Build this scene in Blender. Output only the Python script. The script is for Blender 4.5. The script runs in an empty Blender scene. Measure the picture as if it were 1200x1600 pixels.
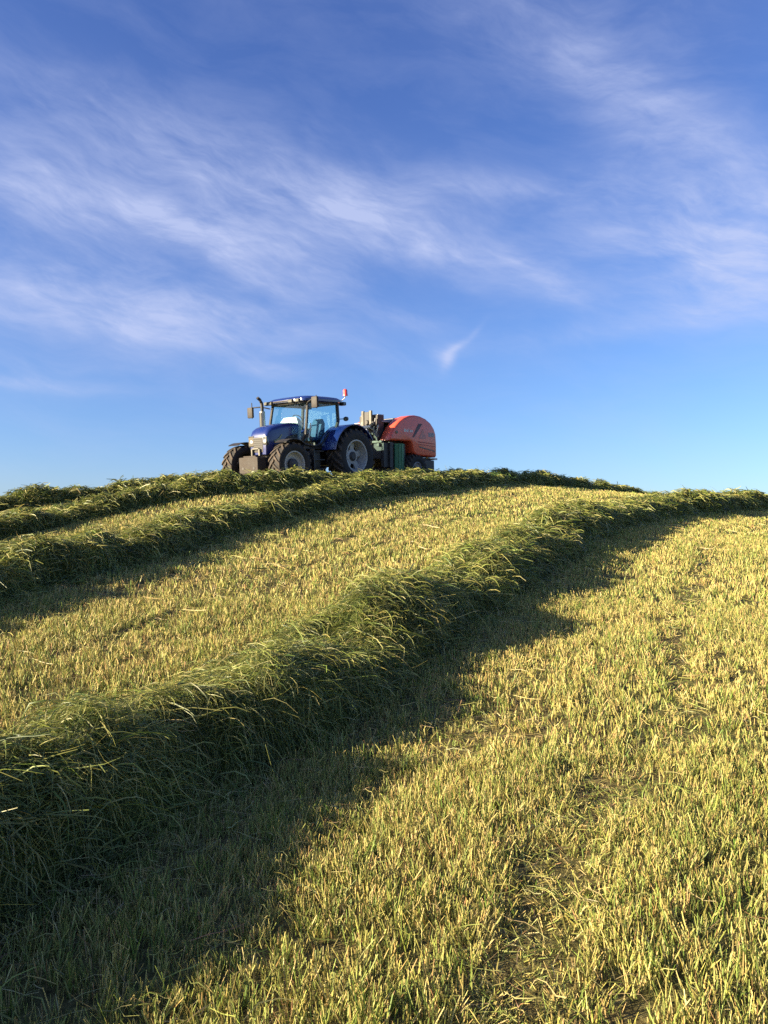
import bpy, bmesh, math
import numpy as np
from mathutils import Vector, Matrix

rng = np.random.default_rng(7)
sc = bpy.context.scene
COL = sc.collection
R = math.radians

# ------------------------------------------------------------------ camera
F_PX, CX, CY, HORIZON = 1244.0, 600.0, 800.0, 860.0
EYE = 1.55
PITCH = math.atan((HORIZON - CY) / F_PX)
cam_d = bpy.data.cameras.new('camera')
cam_d.sensor_fit = 'VERTICAL'
cam_d.sensor_height = 36.0
cam_d.lens = 36.0 * F_PX / 1600.0
cam_d.clip_start = 0.05
cam_d.clip_end = 3000
cam = bpy.data.objects.new('camera', cam_d)
cam.location = (0, 0, EYE)
cam.rotation_euler = (math.pi / 2 + PITCH, 0, 0)
COL.objects.link(cam)
sc.camera = cam

# ------------------------------------------------------------------ sun, sky, exposure
SUN_AZ, SUN_EL = R(-110), R(15.0)          # azimuth from +Y towards +X
SUN_STRENGTH, SKY_STRENGTH, EXPOSURE = 5.0, 0.050, 1.84
sc.view_settings.view_transform = 'Standard'
sc.view_settings.look = 'None'
sc.view_settings.exposure = EXPOSURE
sc.view_settings.gamma = 1.0
sc.cycles.max_bounces = 5
sc.cycles.diffuse_bounces = 3
sc.cycles.use_denoising = False
sc.cycles.sample_clamp_indirect = 4.0
sc.cycles.transparent_max_bounces = 12

sl = bpy.data.lights.new('sun', 'SUN')
sl.energy = SUN_STRENGTH
sl.angle = R(0.5)
sl.color = (1.0, 0.85, 0.59)
so = bpy.data.objects.new('sun', sl)
sdir = Vector((math.cos(SUN_EL) * math.sin(SUN_AZ), math.cos(SUN_EL) * math.cos(SUN_AZ), math.sin(SUN_EL)))
so.rotation_euler = sdir.to_track_quat('Z', 'Y').to_euler()
so.location = sdir * 60
COL.objects.link(so)

world = bpy.data.worlds.new('World')
sc.world = world
world.use_nodes = True
wn, wl = world.node_tree.nodes, world.node_tree.links
wn.clear()


class NG:
    """tiny helper to write node maths"""
    def __init__(s, tree):
        s.n, s.l = tree.nodes, tree.links

    def put(s, sock, v):
        if isinstance(v, bpy.types.NodeSocket):
            s.l.new(v, sock)
        else:
            sock.default_value = v

    def m(s, op, a, b=0.0, c=0.0, clamp=False):
        n = s.n.new('ShaderNodeMath')
        n.operation = op
        n.use_clamp = clamp
        s.put(n.inputs[0], a)
        s.put(n.inputs[1], b)
        s.put(n.inputs[2], c)
        return n.outputs[0]

    def mix(s, fac, a, b, blend='MIX'):
        n = s.n.new('ShaderNodeMix')
        n.data_type = 'RGBA'
        n.blend_type = blend
        s.put(n.inputs[0], fac)
        s.put(n.inputs[6], a)
        s.put(n.inputs[7], b)
        return n.outputs[2]

    def xyz(s, x, y, z=0.0):
        n = s.n.new('ShaderNodeCombineXYZ')
        for i, v in enumerate((x, y, z)):
            s.put(n.inputs[i], v)
        return n.outputs[0]

    def noise(s, vec, scale, detail=4, rough=0.55, dist=0.0, lac=2.0):
        n = s.n.new('ShaderNodeTexNoise')
        s.put(n.inputs['Vector'], vec)
        n.inputs['Scale'].default_value = scale
        n.inputs['Detail'].default_value = detail
        n.inputs['Roughness'].default_value = rough
        n.inputs['Lacunarity'].default_value = lac
        n.inputs['Distortion'].default_value = dist
        return n.outputs['Fac']

    def ramp(s, fac, stops):
        n = s.n.new('ShaderNodeValToRGB')
        e = n.color_ramp.elements
        while len(e) < len(stops):
            e.new(0.5)
        for el, (p, c) in zip(e, stops):
            el.position = p
            el.color = c if len(c) == 4 else (*c, 1)
        s.put(n.inputs[0], fac)
        return n.outputs[0]


g = NG(world.node_tree)
sky = wn.new('ShaderNodeTexSky')
sky.sky_type = 'NISHITA'
sky.sun_disc = False
sky.sun_elevation = SUN_EL
sky.sun_rotation = SUN_AZ % (2 * math.pi)
sky.air_density = 1.0
sky.dust_density = 0.8
sky.ozone_density = 4.0
sky.altitude = 0
tc = wn.new('ShaderNodeTexCoord')
sep = wn.new('ShaderNodeSeparateXYZ')
wl.new(tc.outputs['Generated'], sep.inputs[0])
az = g.m('ARCTAN2', sep.outputs[0], sep.outputs[1])
el = g.m('ARCSINE', sep.outputs[2])


def pix(px, py):
    """direction (azimuth, elevation) of a spot in the sky"""
    X, Y = (px - CX) / F_PX, -(py - CY) / F_PX
    v = Vector((X, math.cos(PITCH) - math.sin(PITCH) * Y, math.sin(PITCH) + math.cos(PITCH) * Y)).normalized()
    return math.atan2(v.x, v.y), math.asin(v.z)


# thin cirrus: soft elongated banks of cloud broken up by streaky noise
warp = g.noise(g.xyz(az, el), 2.2, 3, 0.5)
warp2 = g.noise(g.xyz(az, el, 3.7), 7.0, 3, 0.5)
azw = g.m('ADD', az, g.m('MULTIPLY', g.m('SUBTRACT', warp2, 0.5), 0.06))
elw = g.m('ADD', el, g.m('MULTIPLY', g.m('SUBTRACT', warp, 0.5), 0.09))
elw = g.m('ADD', elw, g.m('MULTIPLY', g.m('SUBTRACT', warp2, 0.5), 0.03))


def streak(ang, along, across, off, detail=7, dist=0.25, rough=0.6):
    c, s_ = math.cos(ang), math.sin(ang)
    u = g.m('ADD', g.m('MULTIPLY', azw, c * along), g.m('MULTIPLY', elw, s_ * along))
    v = g.m('ADD', g.m('MULTIPLY', azw, -s_ * across), g.m('MULTIPLY', elw, c * across))
    return g.noise(g.xyz(u, v, off), 1.0, detail, rough, dist)


st_a = streak(R(-9), 5.5, 17.0, 0.0, 8, 0.35, 0.62)
st_b = streak(R(-30), 6.0, 17.0, 5.0, 8, 0.35, 0.62)
fine = streak(R(-18), 14.0, 62.0, 9.0, 6, 0.3)

azb = g.m('ADD', g.m('MULTIPLY', az, 0.5), g.m('MULTIPLY', azw, 0.5))
elb = g.m('ADD', g.m('MULTIPLY', el, 0.5), g.m('MULTIPLY', elw, 0.5))
BANKS = [  # px, py, half length, half width, slope down to the right (deg), density
    (170, 325, 300, 34, 6, 0.75), (350, 402, 125, 20, 27, 0.75), (130, 478, 270, 46, 7, 0.95),
    (345, 492, 85, 22, 12, 0.55), (620, 365, 250, 34, 17, 0.80), (850, 430, 80, 14, 35, 0.50),
    (1100, 350, 160, 66, 8, 1.35), (1160, 455, 130, 48, 5, 0.85), (1010, 175, 180, 46, 33, 0.75),
    (702, 560, 18, 9, -70, 0.85), (715, 541, 16, 5, -32, 0.65), (742, 520, 22, 4, -48, 0.28), (690, 558, 16, 12, 0, 0.4), (200, 290, 330, 80, 5, 0.32), (230, 440, 330, 70, 8, 0.34), (560, 300, 200, 60, 12, 0.22), (70, 593, 95, 9, 1, 0.60),
    (425, 580, 42, 11, 8, 0.45), (790, 292, 150, 18, 5, 0.42), (330, 245, 360, 50, 8, 0.42),
    (640, 497, 55, 14, 12, 0.40), (900, 30, 260, 60, 12, 0.25), (30, 560, 160, 26, 4, 0.35),
    (930, 520, 220, 16, -4, 0.28), (500, 430, 120, 30, 20, 0.35)]
tot = None
for px, py, L, W, sl_, amp in BANKS:
    a0, e0 = pix(px, py)
    L, W = L / F_PX, W / F_PX
    c, s_ = math.cos(R(-sl_)), math.sin(R(-sl_))
    da = g.m('SUBTRACT', azb, a0)
    de = g.m('SUBTRACT', elb, e0)
    u = g.m('ADD', g.m('MULTIPLY', da, c / L), g.m('MULTIPLY', de, s_ / L))
    v = g.m('ADD', g.m('MULTIPLY', da, -s_ / W), g.m('MULTIPLY', de, c / W))
    q = g.m('ADD', g.m('MULTIPLY', u, u), g.m('MULTIPLY', v, v))
    ga = g.m('MULTIPLY', g.m('POWER', 2.718, g.m('MULTIPLY', q, -0.9)), amp)
    tot = ga if tot is None else g.m('ADD', tot, ga)
st = g.m('ADD', g.m('MULTIPLY', st_a, 0.6), g.m('MULTIPLY', st_b, 0.4))
tex = g.m('SUBTRACT', st, 0.27)
tex = g.m('MULTIPLY', tex, 2.6, clamp=True)
tex = g.m('MULTIPLY', tex, g.m('ADD', g.m('MULTIPLY', fine, 1.5), 0.25))
veil = g.m('MULTIPLY', g.m('SUBTRACT', st_a, 0.42, clamp=True), 0.40)
dens = g.m('ADD', g.m('MULTIPLY', tot, tex), veil, clamp=True)
dens = g.m('MULTIPLY', dens, 0.75, clamp=True)
above = g.m('MULTIPLY', g.m('ADD', el, 0.0), 12.0, clamp=True)
dens = g.m('MULTIPLY', dens, above)
SKY_TINT = (1.02, 1.10, 1.30, 1)
tint = g.mix(1.0, sky.outputs[0], SKY_TINT, 'MULTIPLY')
sp = wn.new('ShaderNodeSeparateColor')
wl.new(tint, sp.inputs[0])
cc = wn.new('ShaderNodeCombineColor')      # the deeper blue-violet of the upper sky
wl.new(g.m('MULTIPLY', g.m('POWER', sp.outputs[0], 1.15), 0.94), cc.inputs[0])
wl.new(g.m('MULTIPLY', g.m('POWER', sp.outputs[1], 1.18), 0.79), cc.inputs[1])
wl.new(sp.outputs[2], cc.inputs[2])
tint = cc.outputs[0]
CLOUD = (3.4, 3.8, 5.4, 1)
skyc = g.mix(dens, tint, CLOUD)
bg = wn.new('ShaderNodeBackground')
bg.inputs[1].default_value = SKY_STRENGTH
wl.new(skyc, bg.inputs[0])
wo = wn.new('ShaderNodeOutputWorld')
wl.new(bg.outputs[0], wo.inputs[0])


# ------------------------------------------------------------------ helpers
def vnoise(x, y, seed=0):
    """smooth value noise, 0..1"""
    xi, yi = np.floor(x).astype(np.int64), np.floor(y).astype(np.int64)
    fx, fy = x - xi, y - yi
    fx = fx * fx * (3 - 2 * fx)
    fy = fy * fy * (3 - 2 * fy)

    def h(a, b):
        n = (a * 374761393 + b * 668265263 + seed * 1274126177) & 0x7fffffff
        n = ((n ^ (n >> 13)) * 1274126177) & 0x7fffffff
        n = ((n ^ (n >> 16)) * 668265263) & 0x7fffffff
        return ((n ^ (n >> 15)) & 0xffff) / 65535.0
    return (h(xi, yi) * (1 - fx) + h(xi + 1, yi) * fx) * (1 - fy) + (h(xi, yi + 1) * (1 - fx) + h(xi + 1, yi + 1) * fx) * fy


def fbm(x, y, seed=0, octv=3):
    t, a, s = 0, 0.5, 0
    for i in range(octv):
        t = t + a * vnoise(x * 2 ** i, y * 2 ** i, seed + i * 17)
        s += a
        a *= 0.5
    return t / s


def sstep(a, b, x):
    t = np.clip((x - a) / (b - a), 0, 1)
    return t * t * (3 - 2 * t)


def tag(o, label=None, cat=None, group=None, kind=None):
    for k, v in (('label', label), ('category', cat), ('group', group), ('kind', kind)):
        if v:
            o[k] = v
    return o


def np_mesh(name, verts, faces, mat, parent=None, cols=None, smooth=False):
    """verts (n,3), faces (m,3) or (m,4) arrays"""
    me = bpy.data.meshes.new(name)
    k = faces.shape[1]
    me.vertices.add(len(verts))
    me.vertices.foreach_set('co', np.ascontiguousarray(verts, np.float32).ravel())
    me.loops.add(faces.size)
    me.loops.foreach_set('vertex_index', np.ascontiguousarray(faces, np.int32).ravel())
    me.polygons.add(len(faces))
    me.polygons.foreach_set('loop_start', np.arange(0, faces.size, k, dtype=np.int32))
    me.polygons.foreach_set('loop_total', np.full(len(faces), k, np.int32))
    if smooth:
        me.polygons.foreach_set('use_smooth', np.ones(len(faces), bool))
    if cols is not None:
        at = me.color_attributes.new('tone', 'FLOAT_COLOR', 'POINT')
        c4 = np.ones((len(verts), 4), np.float32)
        c4[:, :3] = cols
        at.data.foreach_set('color', c4.ravel())
    me.materials.append(mat)
    me.update()
    o = bpy.data.objects.new(name, me)
    COL.objects.link(o)
    o.parent = parent
    return o


def world_xyz(px, py, d):
    X, Y = (px - CX) / F_PX, -(py - CY) / F_PX
    wy = math.cos(PITCH) - math.sin(PITCH) * Y
    wz = math.sin(PITCH) + math.cos(PITCH) * Y
    t = d / wy
    return X * t, d, EYE + wz * t


# ------------------------------------------------------------------ the hill
# surveyed spots on the ground along the four windrows: column, row of the photo and distance
ROWS = [
    [(-1266, 1916, 1.6), (-395, 1510, 2.5), (-20, 1360, 3.3), (235, 1222, 4.35), (490, 1077, 5.6), (700, 946, 8.3),
     (850, 860, 12.5), (1000, 808, 19), (1150, 796, 25), (1300, 802, 32)],
    [(-320, 1000, 6.6), (-150, 962, 7.5), (0, 926, 8.7), (150, 890, 10.4), (300, 846, 12.9), (500, 791, 17.2), (650, 771, 21.8),
     (800, 757, 27), (900, 765, 30.5), (1000, 782, 35), (1080, 800, 40)],
    [(-300, 882, 11.2), (-150, 861, 12.5), (0, 840, 14.1), (150, 808, 16.5), (300, 770, 18.4), (420, 765, 19.8), (500, 762, 21.0),
     (600, 757, 23.4), (730, 757, 29), (800, 775, 36)],
    [(-280, 830, 15.4), (-130, 816, 17.0), (0, 801, 18.6), (130, 784, 20.2), (260, 769, 21.8), (417, 761, 23.5), (513, 756, 25.6),
     (620, 753, 28.5), (690, 760, 34), (730, 778, 40)],
]
pts = [world_xyz(*p) for r_ in ROWS for p in r_]
extra = [(600, 1600, 2.17), (1200, 1600, 2.17), (1200, 1200, 3.95), (1200, 1000, 6.7), (1200, 860, 13.6), (1000, 1400, 2.85),
         (467, 760, 22.8), (561, 756, 24.8), (0, 800, 34), (-400, 850, 32), (420, 775, 34), (250, 800, 44), (600, 800, 50), (900, 815, 50), (1150, 830, 46), (1400, 850, 42),
         (1500, 880, 16), (1500, 1020, 7)]
pts += [world_xyz(*p) for p in extra]
pts += [(0, 0, 0.0), (-4, -3, -0.45), (4, -3, -0.35), (-12, 2, -0.35), (9, 1, 0.1)]
CP = np.array(pts)


def tps_kernel(r2):
    return np.where(r2 > 1e-9, 0.5 * r2 * np.log(np.maximum(r2, 1e-9)), 0.0)


def tps_fit(P, lam):
    n = len(P)
    d2 = (P[:, None, 0] - P[None, :, 0]) ** 2 + (P[:, None, 1] - P[None, :, 1]) ** 2
    A = np.zeros((n + 3, n + 3))
    A[:n, :n] = tps_kernel(d2) + lam * np.eye(n)
    A[:n, n], A[:n, n + 1], A[:n, n + 2] = 1, P[:, 0], P[:, 1]
    A[n:, :n] = A[:n, n:].T
    return np.linalg.solve(A, np.concatenate([P[:, 2], np.zeros(3)]))


TW = tps_fit(CP, 6.0)


def tps(x, y):
    z = TW[-3] + TW[-2] * x + TW[-1] * y
    for i in range(len(CP)):
        z = z + TW[i] * tps_kernel((x - CP[i, 0]) ** 2 + (y - CP[i, 1]) ** 2)
    return z


def catmull(P, step=0.05):
    P = np.array(P)
    P = np.vstack([2 * P[0] - P[1], P, 2 * P[-1] - P[-2]])
    out = []
    for i in range(1, len(P) - 2):
        t = np.linspace(0, 1, 60, endpoint=False)[:, None]
        a, b, c, d = P[i - 1], P[i], P[i + 1], P[i + 2]
        out.append(0.5 * (2 * b + (c - a) * t + (2 * a - 5 * b + 4 * c - d) * t ** 2 + (3 * b - a - 3 * c + d) * t ** 3))
    out.append(P[-2][None])
    Q = np.vstack(out)
    # smooth, then resample by length
    for _ in range(60):
        Q[1:-1] = 0.25 * Q[:-2] + 0.5 * Q[1:-1] + 0.25 * Q[2:]
    s = np.concatenate([[0], np.cumsum(np.linalg.norm(np.diff(Q, axis=0), axis=1))])
    S = np.arange(0, s[-1], step)
    return S, np.stack([np.interp(S, s, Q[:, 0]), np.interp(S, s, Q[:, 1])], 1)


PATHS = []
for r_ in ROWS:
    S, Q = catmull([world_xyz(*p)[:2] for p in r_])
    T = np.gradient(Q, axis=0)
    T /= np.linalg.norm(T, axis=1)[:, None]
    N = np.stack([T[:, 1], -T[:, 0]], 1)          # to the right of the row, the shaded side
    PATHS.append((S, Q, T, N))

# offset from the nearest windrow, on a grid
GX, GY, GS = np.arange(-26, 26, 0.1), np.arange(-3, 46, 0.1), 0.1
gx, gy = np.meshgrid(GX, GY, indexing='ij')
OFF = np.full(gx.shape, 99.0)
for S, Q, T, N in PATHS:
    q, nn = Q[::6], N[::6]
    for i in range(len(GX)):
        dx = gx[i][:, None] - q[None, :, 0]
        dy = gy[i][:, None] - q[None, :, 1]
        k = np.argmin(dx * dx + dy * dy, axis=1)
        ar = np.arange(len(k))
        dist = np.hypot(dx[ar, k], dy[ar, k])
        sgn = np.sign(dx[ar, k] * nn[k, 0] + dy[ar, k] * nn[k, 1])
        better = dist < np.abs(OFF[i])
        OFF[i] = np.where(better, dist * sgn, OFF[i])


def offset_at(x, y):
    i = np.clip(((x - GX[0]) / GS + 0.5).astype(int), 0, len(GX) - 1)
    j = np.clip(((y - GY[0]) / GS + 0.5).astype(int), 0, len(GY) - 1)
    return OFF[i, j]


def track_at(x, y):
    """0..1: how strongly the ground is rolled down by wheels"""
    o = offset_at(x, y) + 0.25 * (fbm(x * 0.5, y * 0.5, 5) - 0.5)
    t = np.exp(-((o - 2.25) / 0.13) ** 2) + 0.85 * np.exp(-((o + 2.35) / 0.13) ** 2) + 0.4 * np.exp(-((o - 1.35) / 0.13) ** 2)
    return np.clip(t * (0.32 + sstep(0.38, 0.6, fbm(x * 1.7, y * 1.7, 11, 3))), 0, 1)


def ground_z(x, y):
    rr = np.hypot(x, y - 16)
    w = sstep(34, 75, rr)
    z = tps(np.clip(x, -60, 60), np.clip(y, -30, 80)) * (1 - w) + w * (-11.0)
    near = 1 - sstep(20, 40, rr)
    z = z + near * (0.05 * (fbm(x * 0.9, y * 0.9, 3, 3) - 0.5))
    return z


# ------------------------------------------------------------------ materials
def new_mat(name):
    m = bpy.data.materials.new(name)
    m.use_nodes = True
    m.node_tree.nodes.clear()
    return m, NG(m.node_tree)


def surf(m, gg, shader):
    o = gg.n.new('ShaderNodeOutputMaterial')
    gg.l.new(shader, o.inputs[0])
    return m


def blade_mat(name, trans=0.3, rough=0.55, spec=0.25):
    m, gg = new_mat(name)
    a = gg.n.new('ShaderNodeAttribute')
    a.attribute_name = 'tone'
    p = gg.n.new('ShaderNodeBsdfPrincipled')
    gg.l.new(a.outputs[0], p.inputs['Base Color'])
    p.inputs['Roughness'].default_value = rough
    p.inputs['Specular IOR Level'].default_value = spec
    t = gg.n.new('ShaderNodeBsdfTranslucent')
    gg.l.new(a.outputs[0], t.inputs[0])
    x = gg.n.new('ShaderNodeMixShader')
    x.inputs[0].default_value = trans
    gg.l.new(p.outputs[0], x.inputs[1])
    gg.l.new(t.outputs[0], x.inputs[2])
    return surf(m, gg, x.outputs[0])


M_STUB = blade_mat('stubble_straw', 0.16)
M_HAY = blade_mat('cut_grass', 0.28, 0.45, 0.35)


def ground_material():
    m, gg = new_mat('thatch_and_soil')
    geo = gg.n.new('ShaderNodeNewGeometry')
    pos = geo.outputs['Position']
    n1 = gg.noise(pos, 1.3, 4)
    n2 = gg.noise(pos, 28.0, 5, 0.7)
    c = gg.ramp(n2, [(0.30, (0.035, 0.028, 0.013)), (0.50, (0.135, 0.105, 0.042)), (0.68, (0.29, 0.23, 0.095))])
    c2 = gg.ramp(n2, [(0.30, (0.03, 0.032, 0.012)), (0.52, (0.125, 0.115, 0.036)), (0.70, (0.25, 0.22, 0.085))])
    c = gg.mix(gg.ramp(n1, [(0.4, (0, 0, 0)), (0.6, (1, 1, 1))]), c, c2)
    p = gg.n.new('ShaderNodeBsdfPrincipled')
    gg.l.new(c, p.inputs['Base Color'])
    p.inputs['Roughness'].default_value = 0.95
    p.inputs['Specular IOR Level'].default_value = 0.1
    b = gg.n.new('ShaderNodeBump')
    b.inputs['Strength'].default_value = 0.9
    b.inputs['Distance'].default_value = 0.03
    gg.l.new(n2, b.inputs['Height'])
    gg.l.new(b.outputs[0], p.inputs['Normal'])
    return surf(m, gg, p.outputs[0])


def mound_material():
    m, gg = new_mat('packed_cut_grass')
    geo = gg.n.new('ShaderNodeNewGeometry')
    pos = geo.outputs['Position']
    n2 = gg.noise(pos, 30.0, 5, 0.7, 1.5)
    c = gg.ramp(n2, [(0.3, (0.022, 0.032, 0.009)), (0.52, (0.07, 0.09, 0.022)), (0.72, (0.15, 0.16, 0.05))])
    p = gg.n.new('ShaderNodeBsdfPrincipled')
    gg.l.new(c, p.inputs['Base Color'])
    p.inputs['Roughness'].default_value = 0.9
    p.inputs['Specular IOR Level'].default_value = 0.15
    b = gg.n.new('ShaderNodeBump')
    b.inputs['Distance'].default_value = 0.04
    gg.l.new(n2, b.inputs['Height'])
    gg.l.new(b.outputs[0], p.inputs['Normal'])
    return surf(m, gg, p.outputs[0])


M_GROUND = ground_material()
M_MOUND = mound_material()

# ------------------------------------------------------------------ ground sheet
inner = np.arange(-24, 24.01, 0.22)
grow = 24 * 1.12 ** np.arange(1, 34)
xs = np.concatenate([-grow[::-1], inner, grow])
yi_ = np.arange(-3, 44.01, 0.22)
ys = np.concatenate([-3 - (np.array(grow) - 24)[::-1], yi_, 44 + (np.array(grow) - 24)])
X, Y = np.meshgrid(xs, ys, indexing='ij')
Z = ground_z(X.ravel(), Y.ravel()).reshape(X.shape)
V = np.stack([X, Y, Z], -1).reshape(-1, 3)
ny = len(ys)
ii, jj = np.meshgrid(np.arange(len(xs) - 1), np.arange(ny - 1), indexing='ij')
a = (ii * ny + jj).ravel()
Fq = np.stack([a, a + ny, a + ny + 1, a + 1], 1)
ground = np_mesh('ground', V, Fq, M_GROUND, smooth=True)
tag(ground, 'brown thatch and soil of the mown hillside meadow', kind='structure')


# ------------------------------------------------------------------ windrows of cut grass
def tone_pick(n, palette, weights, jit=0.18):
    pal = np.array(palette)
    k = rng.choice(len(pal), n, p=np.array(weights) / np.sum(weights))
    c = pal[k] * (1 + jit * rng.standard_normal((n, 1))) * (1 + 0.06 * rng.standard_normal((n, 3)))
    return np.clip(c, 0.004, 0.9)


HAY_PAL = [(0.120, 0.149, 0.032), (0.189, 0.205, 0.049), (0.287, 0.278, 0.079), (0.378, 0.339, 0.117), (0.464, 0.390, 0.171), (0.061, 0.090, 0.022)]


class Row:
    def __init__(s, idx, H, Wd, seed):
        s.S, s.Q, s.T, s.N = PATHS[idx]
        s.H, s.W, s.seed = H, Wd, seed
        s.L = s.S[-1]

    def frame(s, S_):
        f = np.clip(S_ / 0.05, 0, len(s.S) - 1.001)
        i = f.astype(int)
        t = (f - i)[:, None]
        lerp = lambda A: A[i] * (1 - t) + A[i + 1] * t
        return lerp(s.Q), lerp(s.T), lerp(s.N)

    def height(s, S_, u):
        """mound height above ground"""
        sd = s.seed
        w = s.W * (0.94 + 0.62 * (fbm(S_ * 1.1, np.sign(u) * 3 + 9.0, sd, 3) - 0.5))
        shift = 0.30 * (fbm(S_ * 0.8, S_ * 0 + 2, sd + 3) - 0.5)
        q = np.clip(np.abs(u - shift) / w, 0, 1)
        prof = np.where(u > 0, (1 - q ** 3.4) ** 0.8, (1 - q ** 2.3) ** 1.0)
        h = s.H * (1 - 0.16 * (1 - sstep(2.0, 7.0, S_)) * (s.seed == 3)) * (0.72 + 0.62 * (fbm(S_ * 1.1, S_ * 0 + 5, sd + 1, 3) - 0.22) * 0.9)
        lump = s.H * (1.0 * (fbm(S_ * 2.0 + 7, u * 2.4, sd + 2, 4) - 0.5) + 0.20 * (1 - 2 * np.abs(vnoise(S_ * 5.5, u * 5.5, sd + 9) - 0.5)) - 0.1)
        return np.maximum(prof * (h + lump), 0)

    def world(s, S_, u, z):
        q, t, n = s.frame(S_)
        xy = q + n * u[:, None]
        return np.column_stack([xy, z + ground_z(xy[:, 0], xy[:, 1])])


def strands(row, n, s0, s1, wid, seg, ln, parent_pts=None, loose=0.0, pal=HAY_PAL, wts=(5, 6.5, 5, 2, 0.25, 3)):
    S_ = rng.uniform(s0, s1, n)
    u = rng.uniform(-1, 1, n)
    u = np.sign(u) * np.abs(u) ** 0.85 * row.W * 1.28
    if loose > 0:
        k = rng.random(n) < loose
        u = np.where(k, rng.normal(0, row.W * 0.9, n), u)
    L = ln * np.clip(rng.lognormal(0, 0.42, n), 0.3, 1.9)
    # clumps share a heading, which is what makes the locks of grass
    cl = 0.22
    ci, cj = np.floor(S_ / cl), np.floor(u / cl)
    hd = vnoise(ci * 1.37 + 0.5, cj * 2.11 + 0.3, row.seed + 40) * math.tau * 2 + rng.normal(0, 0.9, n)
    hd = np.where(rng.random(n) < 0.6, rng.uniform(0, math.tau, n), hd)
    pit = np.abs(rng.normal(0.0, 0.27, n))
    curl = rng.normal(0, 1.0, n)
    grav = rng.uniform(0.5, 2.4, n)
    h0 = row.height(S_, u)
    depth = np.minimum(rng.exponential(0.04, n), 0.14)
    lift = 0.10 * (vnoise(ci * 1.9 + 3.3, cj * 1.7 + 8.1, row.seed + 51) - 0.45)      # ragged tufts
    depth = depth - np.maximum(lift, 0)
    z = h0 + 0.025 - depth
    # start back along its heading so the middle sits on the surface
    K = seg + 1
    P = np.zeros((n, K, 3))
    cs, cu, cz = S_ - np.cos(hd) * L * 0.4, u - np.sin(hd) * L * 0.4, z
    cs = np.clip(cs, 0.02, row.L - 0.02)
    cz = np.maximum(row.height(cs, cu) + 0.02 - depth, 0.01)
    pitch = pit
    for k in range(K):
        P[:, k, 0], P[:, k, 1], P[:, k, 2] = cs, cu, cz
        st_ = L / seg
        cs = np.clip(cs + np.cos(pitch) * np.cos(hd) * st_, 0, row.L)
        cu = cu + np.cos(pitch) * np.sin(hd) * st_
        cz = cz + np.sin(pitch) * st_
        floor_ = np.maximum(row.height(cs, cu) + 0.012 - depth, 0.008)
        cz = np.maximum(cz, floor_)
        pitch = pitch - grav / seg
        pitch = np.maximum(pitch, -1.3)
        hd = hd + curl / seg + rng.normal(0, 0.30, n)
        pitch = pitch + rng.normal(0, 0.18, n)
    W3 = row.world(P[..., 0].ravel(), P[..., 1].ravel(), P[..., 2].ravel()).reshape(n, K, 3)
    col = np.minimum(tone_pick(n, pal, wts), (0.36, 0.33, 0.13))
    col = col * (0.72 + 0.6 * vnoise(ci * 0.9 + 1.1, cj * 1.3 + 4.4, row.seed + 77))[:, None]
    return ribbons(W3, wid * np.clip(rng.lognormal(-0.1, 0.42, n), 0.5, 1.8), col)


def ribbons(P, w, col, taper=(0.75, 0.45)):
    """flat ribbons along polylines P (n,K,3) -> verts, quads, colours"""
    n, K, _ = P.shape
    d = P[:, -1] - P[:, 0]
    d /= np.linalg.norm(d, axis=1)[:, None] + 1e-9
    r = rng.standard_normal((n, 3))
    side = np.cross(d, r)
    side /= np.linalg.norm(side, axis=1)[:, None] + 1e-9
    t = np.linspace(0, 1, K)
    tw = np.interp(t, [0, 0.4, 1], [taper[0], 1.0, taper[1]])
    off = side[:, None, :] * (w[:, None] * 0.5 * tw[None])[:, :, None]
    V = np.stack([P - off, P + off], 2).reshape(-1, 3)
    b = (np.arange(n) * K * 2)[:, None] + (np.arange(K - 1) * 2)[None]
    b = b.ravel()
    Fq = np.stack([b, b + 1, b + 3, b + 2], 1)
    C = np.repeat(col, K * 2, axis=0)
    return V, Fq, C


def merge(parts):
    vs, fs, cs, o = [], [], [], 0
    for v, f, c in parts:
        vs.append(v)
        fs.append(f + o)
        cs.append(c)
        o += len(v)
    return np.vstack(vs), np.vstack(fs), np.vstack(cs)


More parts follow.
